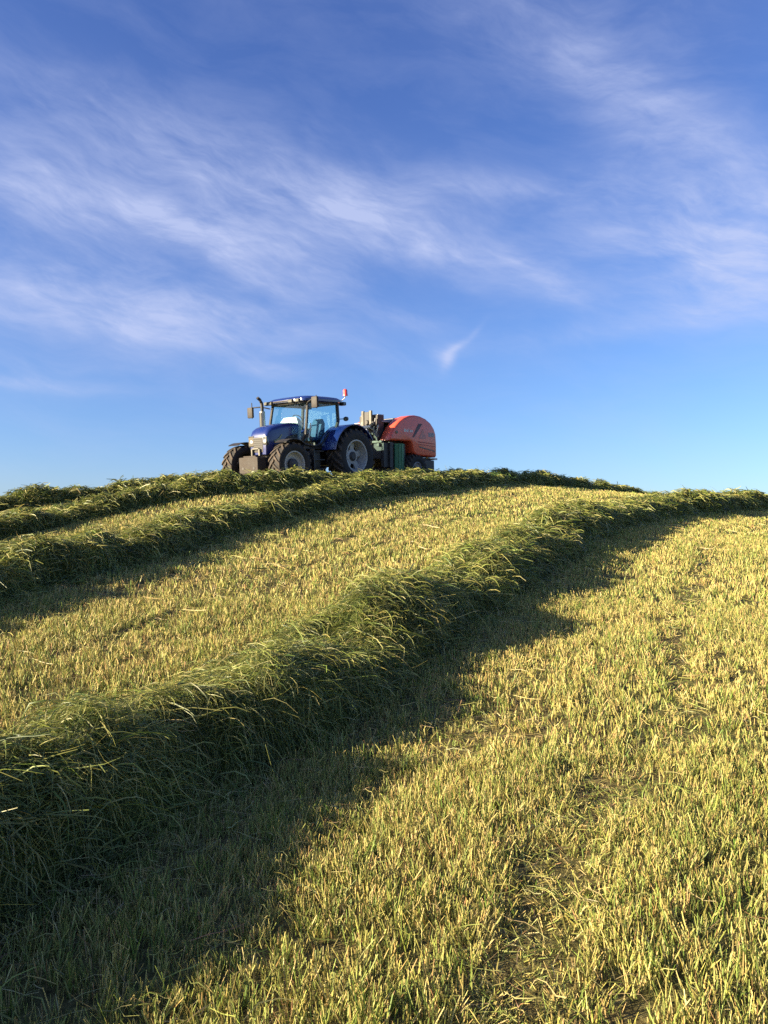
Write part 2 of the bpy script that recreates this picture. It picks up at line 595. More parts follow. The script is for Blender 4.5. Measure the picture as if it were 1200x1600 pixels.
ROW_LABELS = ['nearest windrow of cut grass, running from the lower left corner to the right skyline',
              'second nearest windrow of cut grass, with bare stubble on both sides',
              'third windrow of cut grass, running close in front of the tractor wheels',
              'farthest windrow of cut grass, on the left skyline leading to the tractor front']
ROW_SPEC = [(0.45, 0.52, 3), (0.42, 0.48, 23), (0.38, 0.46, 43), (0.38, 0.48, 63)]
TRACTOR_S = None
for i, (H, Wd, seed) in enumerate(ROW_SPEC):
    row = Row(i, H, Wd, seed)
    # the windrow under and behind the tractor and baler has already been picked up
    send = row.L
    if i == 3:
        k = np.argmin(np.hypot(row.Q[:, 0] + 4.7, row.Q[:, 1] - 22.5))
        send = row.S[k]
    root = bpy.data.objects.new('windrow', None)
    qm, _, _ = row.frame(np.array([send * 0.4]))
    COL.objects.link(root)
    tag(root, ROW_LABELS[i], 'windrow', 'windrows of cut grass on the hill')
    # mound
    ds = 0.09
    Sg = np.arange(0.02, send, ds)
    ug = np.linspace(-1.2, 1.2, 25) * Wd
    A, B = np.meshgrid(Sg, ug, indexing='ij')
    hh = row.height(A.ravel(), B.ravel())
    endt = sstep(0, 0.7, send - A.ravel()) if i == 3 else 1.0
    hh = np.where(hh > 0.004, hh * endt - 0.03, -0.05)
    Vm = row.world(A.ravel(), B.ravel(), hh)
    nu = len(ug)
    a_, b_ = np.meshgrid(np.arange(len(Sg) - 1), np.arange(nu - 1), indexing='ij')
    q0 = (a_ * nu + b_).ravel()
    mound = np_mesh('mound', Vm, np.stack([q0, q0 + nu, q0 + nu + 1, q0 + 1], 1), M_MOUND, root, smooth=True)
    # strands, finer where they are near the camera
    dist = np.hypot(row.Q[:, 0], row.Q[:, 1])
    parts = []
    step = 1.0
    for s0 in np.arange(0, send, step):
        s1 = min(s0 + step, send)
        dd = float(np.interp(0.5 * (s0 + s1), row.S, dist))
        dens_ = float(np.clip(29000 / dd, 850, 8800))
        wid = float(np.clip(0.00080 * dd, 0.0040, 0.020))
        seg = 4 if dd < 9 else (3 if dd < 16 else 2)
        ln = float(np.clip(0.17 + 0.002 * dd, 0.17, 0.21))
        parts.append(strands(row, int(dens_ * (s1 - s0)), s0, s1, wid, seg, ln, loose=0.07))
    Vs, Fs, Cs = merge(parts)
    lo = np_mesh('loose_grass', Vs, Fs, M_HAY, root, Cs)
    lo['kind'] = 'stuff'
    print('windrow', i, 'faces', len(Fs))


# ------------------------------------------------------------------ stubble
def scatter(n, d0, d1, spread):
    """uniform spots in a wedge in front of the camera"""
    d = np.sqrt(rng.uniform(d0 ** 2, d1 ** 2, n))
    d = np.maximum(d, 0.3)
    x = rng.uniform(-1, 1, n) * (0.60 * d + spread)
    keep = rng.random(n) < 1.0
    return x[keep], d[keep]


STUB_PAL = [(0.483, 0.384, 0.135), (0.416, 0.350, 0.113), (0.338, 0.319, 0.086), (0.238, 0.266, 0.064), (0.162, 0.209, 0.048), (0.354, 0.226, 0.095), (0.565, 0.463, 0.199)]


def stubble(n_cl, per, d0, d1, spread, hgt, wid, cl_r, seg):
    cx, cy = scatter(n_cl, d0, d1, spread)
    off = offset_at(cx, cy)
    tr = track_at(cx, cy)
    patch = fbm(cx * 3.1, cy * 3.1, 31, 3)
    keep = (rng.random(n_cl) > 0.5 * tr) & (rng.random(n_cl) < np.where(cy < 8, 0.50 + 1.9 * (patch - 0.30), 0.74 + 1.2 * (patch - 0.30))) & (np.abs(off) > 0.42)
    cx, cy, patch, tr = cx[keep], cy[keep], patch[keep], tr[keep]
    n = len(cx) * per
    ctone = rng.random(len(cx))
    lean = rng.normal(0, 0.16, (len(cx), 2))
    x = np.repeat(cx, per) + rng.normal(0, cl_r, n)
    y = np.repeat(cy, per) + rng.normal(0, cl_r, n)
    trp = np.repeat(tr, per)
    line = fbm(offset_at(cx, cy) * 3.2, (cx * 0.5 + cy * 0.86) * 0.35, 71, 3)   # faint mowing lines along the rows
    big = np.repeat(0.55 * fbm(cx * 0.9, cy * 0.9, 61, 3) + 0.45 * line, per)
    h = hgt * np.clip(rng.normal(1.0, 0.26, n), 0.3, 1.7) * (1 - 0.55 * trp) * (0.62 + 0.50 * np.repeat(patch, per) + 0.32 * np.repeat(line, per))
    tuft = np.repeat(ctone > 0.955, per)          # fresh green regrowth standing above the stubble
    h = h * np.where(tuft, 1.35, 1.0)
    ln = np.repeat(lean, per, axis=0) + rng.normal(0, 0.20, (n, 2)) + trp[:, None] * rng.normal(0, 0.7, (n, 2))
    z = ground_z(x, y) - 0.006
    K = seg + 1
    P = np.zeros((n, K, 3))
    bend = rng.normal(0, 0.10, (n, 2))
    for k in range(K):
        t = k / seg
        P[:, k, 0] = x + h * (ln[:, 0] * t + bend[:, 0] * t * t)
        P[:, k, 1] = y + h * (ln[:, 1] * t + bend[:, 1] * t * t)
        P[:, k, 2] = z + h * t * (1 - 0.12 * np.minimum(np.hypot(ln[:, 0], ln[:, 1]), 2))
    # greener and yellower patches, and clump to clump
    gmix = np.clip(0.66 + 2.9 * (big - 0.5) + 0.9 * (np.repeat(ctone, per) - 0.5), 0, 1)
    dry = tone_pick(n, STUB_PAL, (5, 5, 3, 1.4, 0.6, 1.6, 1.6), 0.14)
    grn = tone_pick(n, STUB_PAL, (1.8, 3, 4, 4.5, 3.2, 0.8, 0.4), 0.14)
    col = np.where((rng.random(n) < gmix * 0.85)[:, None], grn, dry)
    col = np.where(tuft[:, None], col * np.array([0.55, 0.72, 0.5]), col)
    V, Fq, C = ribbons(P, wid * rng.uniform(0.6, 1.4, n), col, (1.0, 0.55))
    return V, Fq, C


parts = [
    stubble(14500, 11, 1.2, 4.2, 0.9, 0.058, 0.0034, 0.015, 2),
    stubble(21000, 8, 4.2, 8.5, 1.3, 0.060, 0.0050, 0.020, 2),
    stubble(26000, 7, 8.5, 16, 2.5, 0.066, 0.0090, 0.030, 1),
    stubble(30000, 6, 16, 27, 3.0, 0.062, 0.016, 0.05, 1),
    stubble(16000, 5, 27, 44, 3.0, 0.062, 0.028, 0.08, 1),
]
Vs, Fs, Cs = merge(parts)
print('stubble faces', len(Fs))
stub = np_mesh('stubble', Vs, Fs, M_STUB, None, Cs)
tag(stub, 'short yellow green stubble of the mown meadow between the windrows', 'stubble', kind='stuff')


def litter(n, d0, d1, spread, wid, ln):
    x, y = scatter(n, d0, d1, spread)
    off = offset_at(x, y)
    pr = np.clip(0.30 + 0.9 * np.exp(-((np.abs(off) - 0.75) / 0.35) ** 2) + 1.0 * track_at(x, y), 0, 1)
    k = (rng.random(n) < pr) & (np.abs(off) > 0.4)
    x, y, off = x[k], y[k], off[k]
    n = len(x)
    L = ln * np.clip(rng.lognormal(0, 0.45, n), 0.3, 2.2)
    hd = rng.uniform(0, math.tau, n)
    curl = rng.normal(0, 0.9, n)
    up = rng.uniform(0.004, 0.06, n)
    K = 4
    P = np.zeros((n, K, 3))
    cx, cy = x, y
    for k in range(K):
        P[:, k, 0], P[:, k, 1] = cx, cy
        P[:, k, 2] = ground_z(cx, cy) + up + rng.normal(0, 0.008, n)
        cx, cy = cx + np.cos(hd) * L / 3, cy + np.sin(hd) * L / 3
        hd = hd + curl / 3
    col = tone_pick(n, HAY_PAL + [(0.42, 0.33, 0.15), (0.26, 0.15, 0.07)], (3, 4, 5, 5, 3, 1, 3, 1.5))
    return ribbons(P, wid * rng.uniform(0.6, 1.4, n), col)


Vs, Fs, Cs = merge([litter(18000, 1.2, 5, 0.9, 0.0028, 0.085), litter(12000, 5, 10, 1.4, 0.0048, 0.12), litter(9000, 10, 24, 2.5, 0.012, 0.22)])
lit = np_mesh('grass_clippings', Vs, Fs, M_HAY, None, Cs)
tag(lit, 'loose grass clippings lying scattered among the stubble', 'clippings', kind='stuff')
print('litter faces', len(Fs))


# ------------------------------------------------------------------ machine helpers
def bm_new():
    return bmesh.new()


def add_box(bm, x0, x1, y0, y1, z0, z1, bev=0.0):
    t = bmesh.new()
    bmesh.ops.create_cube(t, size=1.0)
    for v in t.verts:
        v.co = Vector((x0 + (v.co.x + 0.5) * (x1 - x0), y0 + (v.co.y + 0.5) * (y1 - y0), z0 + (v.co.z + 0.5) * (z1 - z0)))
    if bev:
        bmesh.ops.bevel(t, geom=t.edges[:], offset=bev, segments=2, affect='EDGES', profile=0.6)
    absorb(bm, t)


def absorb(bm, t):
    me = bpy.data.meshes.new('tmp')
    t.to_mesh(me)
    t.free()
    bm.from_mesh(me)
    bpy.data.meshes.remove(me)


def add_loft(bm, loops, cap=True):
    vs = [[bm.verts.new(p) for p in lp] for lp in loops]
    n = len(vs[0])
    for a_, b_ in zip(vs[:-1], vs[1:]):
        for k in range(n):
            bm.faces.new((a_[k], a_[(k + 1) % n], b_[(k + 1) % n], b_[k]))
    if cap:
        bm.faces.new(list(reversed(vs[0])))
        bm.faces.new(vs[-1])


def add_prism(bm, prof, y0, y1, bev=0.0, seg=2):
    """profile of (x, z) pushed from y0 to y1"""
    t = bmesh.new()
    add_loft(t, [[(x, y0, z) for x, z in prof], [(x, y1, z) for x, z in prof]])
    bmesh.ops.recalc_face_normals(t, faces=t.faces)
    if bev:
        es = [e for e in t.edges if abs(e.verts[0].co.y - e.verts[1].co.y) < 1e-6]
        bmesh.ops.bevel(t, geom=es, offset=bev, segments=seg, affect='EDGES', profile=0.5)
    absorb(bm, t)


def add_tube(bm, pts, r, n=10, r1=None):
    pts = [Vector(p) for p in pts]
    loops = []
    for i, p in enumerate(pts):
        d = (pts[min(i + 1, len(pts) - 1)] - pts[max(i - 1, 0)]).normalized()
        ref = Vector((0, 0, 1)) if abs(d.z) < 0.9 else Vector((0, 1, 0))
        u = d.cross(ref).normalized()
        v = d.cross(u)
        rr = r if r1 is None else r + (r1 - r) * i / (len(pts) - 1)
        loops.append([p + u * math.cos(k * math.tau / n) * rr + v * math.sin(k * math.tau / n) * rr for k in range(n)])
    add_loft(bm, loops)


def add_bar(bm, a_, b_, w, h):
    """square bar between two points; w across (roughly sideways), h the other way"""
    a_, b_ = Vector(a_), Vector(b_)
    d = (b_ - a_).normalized()
    ref = Vector((0, 0, 1)) if abs(d.z) < 0.9 else Vector((1, 0, 0))
    u = d.cross(ref).normalized() * w / 2
    v = d.cross(u).normalized() * h / 2
    add_loft(bm, [[p + u + v, p - u + v, p - u - v, p + u - v] for p in (a_, b_)])


def add_lathe(bm, prof, c, n=40, axis='Y'):
    """prof of (radius, along) turned about an axis through c"""
    c = Vector(c)
    rings = []
    for r, y in prof:
        rg = []
        for k in range(n):
            an = k * math.tau / n
            if axis == 'Y':
                p = Vector((r * math.cos(an), y, r * math.sin(an)))
            elif axis == 'X':
                p = Vector((y, r * math.cos(an), r * math.sin(an)))
            else:
                p = Vector((r * math.cos(an), r * math.sin(an), y))
            rg.append(bm.verts.new(c + p))
        rings.append(rg)
    for a_, b_ in zip(rings[:-1], rings[1:]):
        for k in range(n):
            bm.faces.new((a_[k], a_[(k + 1) % n], b_[(k + 1) % n], b_[k]))
    return rings


XFORM = None


def part(name, bm, mat, parent, smooth=False, label=None):
    if XFORM:
        for v in bm.verts:
            v.co = XFORM(v.co)
    bmesh.ops.recalc_face_normals(bm, faces=bm.faces)
    me = bpy.data.meshes.new(name)
    bm.to_mesh(me)
    bm.free()
    if smooth:
        me.polygons.foreach_set('use_smooth', np.ones(len(me.polygons), bool))
        me.set_sharp_from_angle(angle=R(38))
    me.materials.append(mat)
    o = bpy.data.objects.new(name, me)
    COL.objects.link(o)
    o.parent = parent
    if label:
        o['label'] = label
    return o


def paint(name, base, rough=0.35, dust=0.25, coat=0.3, metal=0.0, spec=0.5, dcol=(0.30, 0.24, 0.16)):
    m, gg = new_mat(name)
    t = gg.n.new('ShaderNodeTexCoord')
    n1 = gg.noise(t.outputs['Object'], 3.5, 5, 0.6)
    n2 = gg.noise(t.outputs['Object'], 40, 3, 0.6)
    f = gg.m('MULTIPLY', gg.m('SUBTRACT', gg.m('ADD', gg.m('MULTIPLY', n1, 0.75), gg.m('MULTIPLY', n2, 0.25)), 0.36, clamp=True), dust * 4.5, clamp=True)
    c = gg.mix(f, (*base, 1), (*dcol, 1))
    p = gg.n.new('ShaderNodeBsdfPrincipled')
    gg.l.new(c, p.inputs['Base Color'])
    gg.l.new(gg.m('ADD', gg.m('MULTIPLY', f, 0.5), rough, clamp=True), p.inputs['Roughness'])
    p.inputs['Metallic'].default_value = metal
    p.inputs['Specular IOR Level'].default_value = spec
    p.inputs['Coat Weight'].default_value = coat
    p.inputs['Coat Roughness'].default_value = 0.12
    return surf(m, gg, p.outputs[0])


def glass(name, tint, refl=1.0):
    m, gg = new_mat(name)
    tr = gg.n.new('ShaderNodeBsdfTransparent')
    tr.inputs[0].default_value = (*tint, 1)
    gl = gg.n.new('ShaderNodeBsdfGlossy')
    gl.inputs['Roughness'].default_value = 0.03
    fr = gg.n.new('ShaderNodeFresnel')
    fr.inputs[0].default_value = 1.5
    x = gg.n.new('ShaderNodeMixShader')
    geo = gg.n.new('ShaderNodeNewGeometry')
    gg.l.new(gg.m('MULTIPLY', fr.outputs[0], gg.m('SUBTRACT', refl, geo.outputs['Backfacing'])), x.inputs[0])
    gg.l.new(tr.outputs[0], x.inputs[1])
    gg.l.new(gl.outputs[0], x.inputs[2])
    return surf(m, gg, x.outputs[0])


M_BLUE = paint('tractor_blue_paint', (0.005, 0.021, 0.135), 0.26, 0.035, 0.3)
M_BLACK = paint('black_plastic', (0.012, 0.012, 0.014), 0.5, 0.10, 0.0)
M_FRAME = paint('dark_machine_steel', (0.018, 0.018, 0.022), 0.55, 0.14, 0.0)
M_TYRE = paint('dusty_tyre_rubber', (0.012, 0.011, 0.011), 0.8, 0.05, 0.0, dcol=(0.26, 0.19, 0.13))
M_LUG = paint('worn_tyre_lugs', (0.034, 0.028, 0.023), 0.85, 0.45, 0.0, dcol=(0.15, 0.11, 0.08))
M_RIM = paint('pale_grey_rim', (0.38, 0.38, 0.37), 0.45, 0.25, 0.1)
M_WEIGHT = paint('dusty_cast_iron', (0.045, 0.037, 0.032), 0.75, 0.35, 0.0, dcol=(0.09, 0.069, 0.054))
M_CHROME = paint('exhaust_steel', (0.45, 0.44, 0.42), 0.3, 0.08, 0.0, 0.85)
M_CREAM = paint('pale_painted_steel', (0.17, 0.155, 0.12), 0.5, 0.4, 0.0, dcol=(0.06, 0.05, 0.04))
M_RED = paint('baler_red_paint', (0.66, 0.085, 0.038), 0.36, 0.05, 0.35, dcol=(0.42, 0.20, 0.12))
M_REDD = paint('baler_dark_red_groove', (0.34, 0.035, 0.022), 0.5, 0.05, 0.0)
M_GREEN = paint('green_guard', (0.015, 0.16, 0.07), 0.45, 0.10, 0.1)
M_SEAT = paint('blue_seat_cloth', (0.012, 0.07, 0.16), 0.8, 0.05, 0.0)
M_DASH = paint('light_grey_cab_trim', (0.62, 0.62, 0.58), 0.6, 0.05, 0.0)
M_WHITE = paint('white_marking', (0.58, 0.58, 0.57), 0.5, 0.08, 0.0)
M_GREYM = paint('grey_marking', (0.30, 0.30, 0.33), 0.5, 0.05, 0.0)
M_DARKM = paint('dark_marking', (0.055, 0.03, 0.05), 0.5, 0.05, 0.0)
M_LAMP = paint('lamp_lens', (0.045, 0.047, 0.05), 0.10, 0.02, 0.8)
M_BEACON = paint('beacon_lens', (0.80, 0.07, 0.05), 0.2, 0.0, 0.6)
M_MIRROR = paint('dusty_mirror_housing', (0.02, 0.015, 0.013), 0.6, 0.25, 0.0, dcol=(0.065, 0.042, 0.032))
M_GLASS = glass('cab_glass', (0.845, 0.945, 0.95))
M_AMBER = paint('amber_lens', (0.80, 0.25, 0.03), 0.2, 0.0, 0.5)


def tyre_bm(Rt, W, rim):
    bm = bm_new()
    h = W / 2
    prof = [(rim, -0.80 * h), (rim + 0.03, -0.93 * h), (rim + (Rt - rim) * 0.45, -1.04 * h), (Rt - 0.10, -0.98 * h), (Rt - 0.055, -0.86 * h),
            (Rt - 0.042, -0.4 * h), (Rt - 0.04, 0), (Rt - 0.042, 0.4 * h), (Rt - 0.055, 0.86 * h), (Rt - 0.10, 0.98 * h),
            (rim + (Rt - rim) * 0.45, 1.04 * h), (rim + 0.03, 0.93 * h), (rim, 0.80 * h)]
    add_lathe(bm, prof, (0, 0, 0), 44)
    return bm


def lugs_bm(Rt, W, n_l):
    bm = bm_new()
    h = W / 2
    for sgn in (-1, 1):
        for i in range(n_l):
            a0 = math.tau * (i + (0.5 if sgn < 0 else 0)) / n_l
            loops = []
            for t in (-0.04, 0.33, 0.68, 1.0):
                y = sgn * t * h
                an = a0 - 0.36 * t
                top = Rt - 0.028 * max(t, 0) ** 2.5
                base = Rt - 0.06 - 0.03 * max(t, 0) ** 2
                ht = 0.034 / Rt * (1 + 0.25 * t)
                lp = []
                for r_, da in ((base, -ht * 1.5), (top, -ht), (top, ht), (base, ht * 1.5)):
                    lp.append((r_ * math.cos(an + da), y, r_ * math.sin(an + da)))
                loops.append(lp)
            add_loft(bm, loops)
    return bm


def wheel(parent, loc, Rt, W, rim, side, kind, n_l, turn=0.0):
    """side +1: the machine's left. The hub carries tyre and rim."""
    h = W / 2 * side
    bm = bm_new()
    if kind == 'front':
        prof = [(0.001, 0.78 * h), (0.10, 0.78 * h), (0.13, 0.70 * h), (0.165, 0.62 * h), (0.17, 0.28 * h), (0.17, -0.3 * h)]
    elif kind == 'rear':
        prof = [(0.001, 0.42 * h), (0.09, 0.42 * h), (0.11, 0.34 * h), (0.15, 0.30 * h), (0.15, -0.6 * h)]
    else:
        prof = [(0.001, 0.5 * h), (0.07, 0.5 * h), (0.09, 0.4 * h), (0.09, -0.6 * h)]
    add_lathe(bm, prof, (0, 0, 0), 24)
    if kind == 'rear':
        add_lathe(bm, [(0.001, -0.55 * h), (rim - 0.02, -0.55 * h)], (0, 0, 0), 32)
    hub = part('wheel', bm, M_FRAME if kind != 'rear' else M_FRAME, parent, True)
    hub.location = loc
    hub.rotation_euler = (0, 0, turn)
    part('tyre', tyre_bm(Rt, W, rim), M_TYRE, hub, True)
    if n_l:
        part('tread_lugs', lugs_bm(Rt, W, n_l), M_LUG, hub)
    bm = bm_new()
    if kind == 'front':
        add_lathe(bm, [(rim + 0.012, 0.80 * h), (rim + 0.012, 0.86 * h), (rim - 0.02, 0.86 * h), (rim - 0.035, 0.74 * h), (rim - 0.055, 0.46 * h),
                       (rim - 0.09, 0.36 * h), (0.17, 0.30 * h)], (0, 0, 0), 40)
    elif kind == 'rear':
        add_lathe(bm, [(rim + 0.015, 0.80 * h), (rim + 0.015, 0.87 * h), (rim - 0.025, 0.87 * h), (rim - 0.04, 0.74 * h), (rim - 0.06, 0.30 * h),
                       (rim - 0.10, 0.02 * h), (rim - 0.12, -0.2 * h)], (0, 0, 0), 48)
        # cast disc with four broad windows
        add_lathe(bm, [(0.15, 0.24 * h), (0.235, 0.20 * h), (0.235, 0.02 * h)], (0, 0, 0), 32)
        for k in range(5):
            an = math.tau * k / 5 + 0.35
            c_, s_ = math.cos(an), math.sin(an)
            def P(r_, w_, y_):
                return (c_ * r_ - s_ * w_, y_ * h, s_ * r_ + c_ * w_)
            add_loft(bm, [[P(0.20, -0.085, 0.18), P(0.20, 0.085, 0.18), P(0.20, 0.085, 0.02), P(0.20, -0.085, 0.02)],
                          [P(rim - 0.07, -0.10, 0.20), P(rim - 0.07, 0.10, 0.20), P(rim - 0.07, 0.10, 0.04), P(rim - 0.07, -0.10, 0.04)]])
    else:
        add_lathe(bm, [(rim + 0.01, 0.8 * h), (rim - 0.02, 0.85 * h), (rim - 0.04, 0.5 * h), (0.09, 0.3 * h)], (0, 0, 0), 30)
    part('rim', bm, M_RIM if kind != 'baler' else M_GREYM, hub, True)
    return hub


def place_machine(root, x, y, yaw, pts_local):
    """stand a machine on the slope: pts_local are its wheel contact points"""
    rot = Matrix.Rotation(yaw, 3, 'Z')
    P = np.array([np.array(rot @ Vector(p)) + np.array([x, y, 0]) for p in pts_local])
    z = ground_z(P[:, 0], P[:, 1])
    A = np.column_stack([P[:, 0] - x, P[:, 1] - y, np.ones(len(P))])
    sx, sy, z0 = np.linalg.lstsq(A, z, rcond=None)[0]
    n = Vector((-sx, -sy, 1)).normalized()
    f = rot @ Vector((1, 0, 0))
    f = (f - n * f.dot(n)).normalized()
    l_ = n.cross(f)
    M = Matrix((f, l_, n)).transposed().to_4x4()
    M.translation = Vector((x, y, z0 - 0.03))
    root.matrix_world = M
    root.location = M.translation
    root.rotation_euler = M.to_euler()


# ------------------------------------------------------------------ tractor (x forward, y left, origin under the rear axle)
tractor = bpy.data.objects.new('tractor', None)
COL.objects.link(tractor)
tag(tractor, 'blue farm tractor with glazed cab and front weight parked on the hilltop', 'tractor')
T = tractor
RR, RF, WB = 0.87, 0.65, 2.70
place_machine(T, -1.80, 25.6, R(180 + 52), [(0, 1.0, 0), (0, -1.0, 0), (WB, 1.0, 0), (WB, -1.0, 0)])

for s_ in (1, -1):
    wheel(T, (0, 1.0 * s_, RR), RR, 0.60, 0.50, s_, 'rear', 20)
    wheel(T, (WB, 1.0 * s_, RF), RF, 0.48, 0.375, s_, 'front', 17, R(-4))


def hood_section(x, top, hw, bot, rc):
    lp = []
    for k in range(7):
        an = math.pi / 2 * k / 6
        lp.append((x, hw - rc + rc * math.cos(an), top - rc * 0.8 + rc * 0.8 * math.sin(an)))
    right = [(x, -y, z) for (_, y, z) in reversed(lp)]
    mid = [(x, 0, top + 0.015)]
    return [(x, hw * 0.97, bot)] + [(x, hw, bot + 0.15)] + lp + mid + right + [(x, -hw, bot + 0.15), (x, -hw * 0.97, bot)]


XFORM = lambda c: Vector((1.70 + (c.x - 1.12) * 0.57, c.y, c.z - 0.06))
bm = bm_new()
add_loft(bm, [hood_section(*a_) for a_ in (
    (1.12, 1.99, 0.43, 1.28, 0.17), (1.55, 1.98, 0.43, 1.27, 0.17), (2.05, 1.95, 0.425, 1.25, 0.17), (2.55, 1.90, 0.41, 1.20, 0.16),
    (2.95, 1.84, 0.39, 1.12, 0.15), (3.18, 1.77, 0.365, 1.05, 0.14), (3.31, 1.66, 0.34, 1.02, 0.15), (3.36, 1.55, 0.32, 1.04, 0.12))])
hood = part('hood', bm, M_BLUE, T, True)
bm = bm_new()
add_prism(bm, [(1.25, 1.22), (2.80, 1.10), (2.95, 1.32), (2.35, 1.40), (1.95, 1.56), (1.25, 1.66)], 0.425, 0.448, 0.006)
part('side_grille', bm, M_BLACK, hood)
bm = bm_new()
add_prism(bm, [(1.25, 1.22), (2.80, 1.10), (2.95, 1.32), (2.35, 1.40), (1.95, 1.56), (1.25, 1.66)], -0.448, -0.425, 0.006)
part('side_grille', bm, M_BLACK, hood)
bm = bm_new()
add_box(bm, 2.02, 2.26, 0.449, 0.457, 1.375, 1.43)
part('model_badge', bm, M_WHITE, hood)
bm = bm_new()
add_prism(bm, [(2.86, 1.37), (2.93, 1.43), (2.62, 1.50), (2.40, 1.62), (2.34, 1.60), (2.55, 1.46)], 0.40, 0.430)
part('leaf_emblem', bm, paint('olive_leaf', (0.20, 0.22, 0.09), 0.5, 0.1), hood)
# nose: grille, lamps
bm = bm_new()
add_box(bm, 3.345, 3.375, -0.20, 0.20, 1.10, 1.54, 0.01)
gr = part('nose_grille', bm, M_BLACK, hood)
for k in range(7):
    bm = bm_new()
    zz = 1.13 + k * 0.058
    add_box(bm, 3.376, 3.388, -0.185, 0.185, zz, zz + 0.022)
    part('grille_slat', bm, M_MIRROR, T)
for s_ in (1, -1):
    bm = bm_new()
    add_box(bm, 3.20, 3.372, s_ * 0.205, s_ * 0.36, 1.30, 1.56, 0.03)
    hl = part('headlight', bm, M_LAMP, T, True)
    bm = bm_new()
    add_lathe(bm, [(0.001, 0.012), (0.05, 0.010), (0.062, 0.0), (0.062, -0.02)], (3.378, s_ * 0.282, 1.40), 20, 'X')
    part('reflector', bm, M_CHROME, hl, True)
XFORM = None
# chassis, engine, axle
bm = bm_new()
add_box(bm, -0.55, 2.82, -0.27, 0.27, 0.62, 1.20, 0.03)
add_box(bm, 1.4, 2.72, -0.36, 0.36, 0.85, 1.14, 0.03)
add_lathe(bm, [(0.16, -0.75), (0.17, 0.75)], (0, 0, RR), 18)
part('chassis', bm, M_FRAME, T)
bm = bm_new()
add_tube(bm, [(WB, -0.85, RF), (WB, -0.3, RF - 0.02), (WB, 0.3, RF - 0.02), (WB, 0.85, RF)], 0.095, 12)
add_box(bm, WB - 0.16, WB + 0.16, -0.2, 0.2, 0.45, 0.85, 0.03)
add_tube(bm, [(WB + 0.18, -0.7, RF + 0.03), (WB + 0.18, 0.7, RF + 0.03)], 0.03, 8)
part('front_axle', bm, M_FRAME, T, True)
# front linkage and weight
bm = bm_new()
add_box(bm, 2.80, 3.03, -0.24, 0.24, 0.62, 0.90, 0.02)
add_bar(bm, (2.80, 0.30, 0.62), (3.10, 0.34, 0.56), 0.06, 0.14)
add_bar(bm, (2.80, -0.30, 0.62), (3.10, -0.34, 0.56), 0.06, 0.14)
lk = part('front_linkage', bm, M_FRAME, T)
bm = bm_new()
for y0, y1, z0, z1 in ((-0.24, -0.19, 0.86, 1.16), (0.07, 0.12, 0.86, 1.16), (-0.188, 0.068, 1.11, 1.158), (-0.188, 0.068, 0.86, 0.90)):
    add_box(bm, 2.99, 3.05, y0, y1, z0 + 0.05, z1 - 0.02, 0.006)
part('top_link_bracket', bm, M_CREAM, T)
bm = bm_new()
add_box(bm, 3.06, 3.40, -0.39, 0.39, 0.40, 0.90, 0.025)
add_box(bm, 3.12, 3.34, -0.26, 0.26, 0.901, 0.94, 0.01)
add_box(bm, 3.402, 3.42, -0.36, 0.36, 0.435, 0.475, 0.006)
wt = part('front_weight', bm, M_WEIGHT, T)
for y in (-0.26, 0.28):
    bm = bm_new()
    add_lathe(bm, [(0.001, 0.004), (0.04, 0.004), (0.04, -0.01)], (3.405, y * 0.85, 0.58), 16, 'X')
    part('bolt_hole', bm, M_FRAME, wt)
# front mudguards
for s_ in (1, -1):
    bm = bm_new()
    o_, i_ = [], []
    for k in range(11):
        an = R(62 + 66 * k / 10)
        o_.append((WB + 0.76 * math.cos(an), RF + 0.76 * math.sin(an) - 0.02))
        i_.append((WB + 0.74 * math.cos(an), RF + 0.74 * math.sin(an) - 0.02))
    add_prism(bm, o_ + i_[::-1], min(s_ * 0.78, s_ * 1.22), max(s_ * 0.78, s_ * 1.22))
    add_bar(bm, (WB - 0.05, s_ * 0.45, 1.0), (WB - 0.05, s_ * 0.9, 1.365), 0.05, 0.05)
    part('front_mudguard', bm, M_BLACK, T, True)
# cab
LZ, TZ = 1.22, 2.72
XFORM = lambda c: Vector((0.26 + (c.x + 0.35) * 0.97, c.y, 1.2 + (c.z - 1.2) * 0.875))
bm = bm_new()
pil = part('cab_frame', bm, M_BLACK, T)
for nm, a_, b_, w_, h_ in (('pillar', (1.28, 0.60, LZ), (1.20, 0.77, 1.62), 0.07, 0.08), ('pillar', (1.28, -0.60, LZ), (1.20, -0.77, 1.62), 0.07, 0.08)):
    bm = bm_new()
    add_bar(bm, a_, b_, w_, h_)
    part(nm, bm, M_BLACK, T)
for s_ in (1, -1):
    bm = bm_new()
    add_tube(bm, [(1.20, s_ * 0.77, 1.58), (1.13, s_ * 0.775, 2.1), (1.02, s_ * 0.74, TZ)], 0.045, 8)
    part('front_pillar', bm, M_BLACK, T, True)
    bm = bm_new()
    add_tube(bm, [(-0.22, s_ * 0.74, 1.70), (-0.34, s_ * 0.765, 2.1), (-0.36, s_ * 0.73, TZ)], 0.055, 8)
    part('rear_pillar', bm, M_BLACK, T, True)
    bm = bm_new()
    add_tube(bm, [(1.24, s_ * 0.68, 1.28), (0.75, s_ * 0.70, 1.20), (0.42, s_ * 0.72, 1.28), (0.12, s_ * 0.75, 1.62), (-0.25, s_ * 0.755, 1.74)], 0.035, 8)
    part('door_sill', bm, M_BLACK, T, True)
bpy.data.objects.remove(pil)
# glass panes are thin slabs


def pane(name, quad, th=0.006):
    q = [Vector(p) for p in quad]
    n = (q[1] - q[0]).cross(q[2] - q[0]).normalized() * th / 2
    bm = bm_new()
    add_loft(bm, [[p - n for p in q], [p + n for p in q]])
    return part(name, bm, M_GLASS, T)


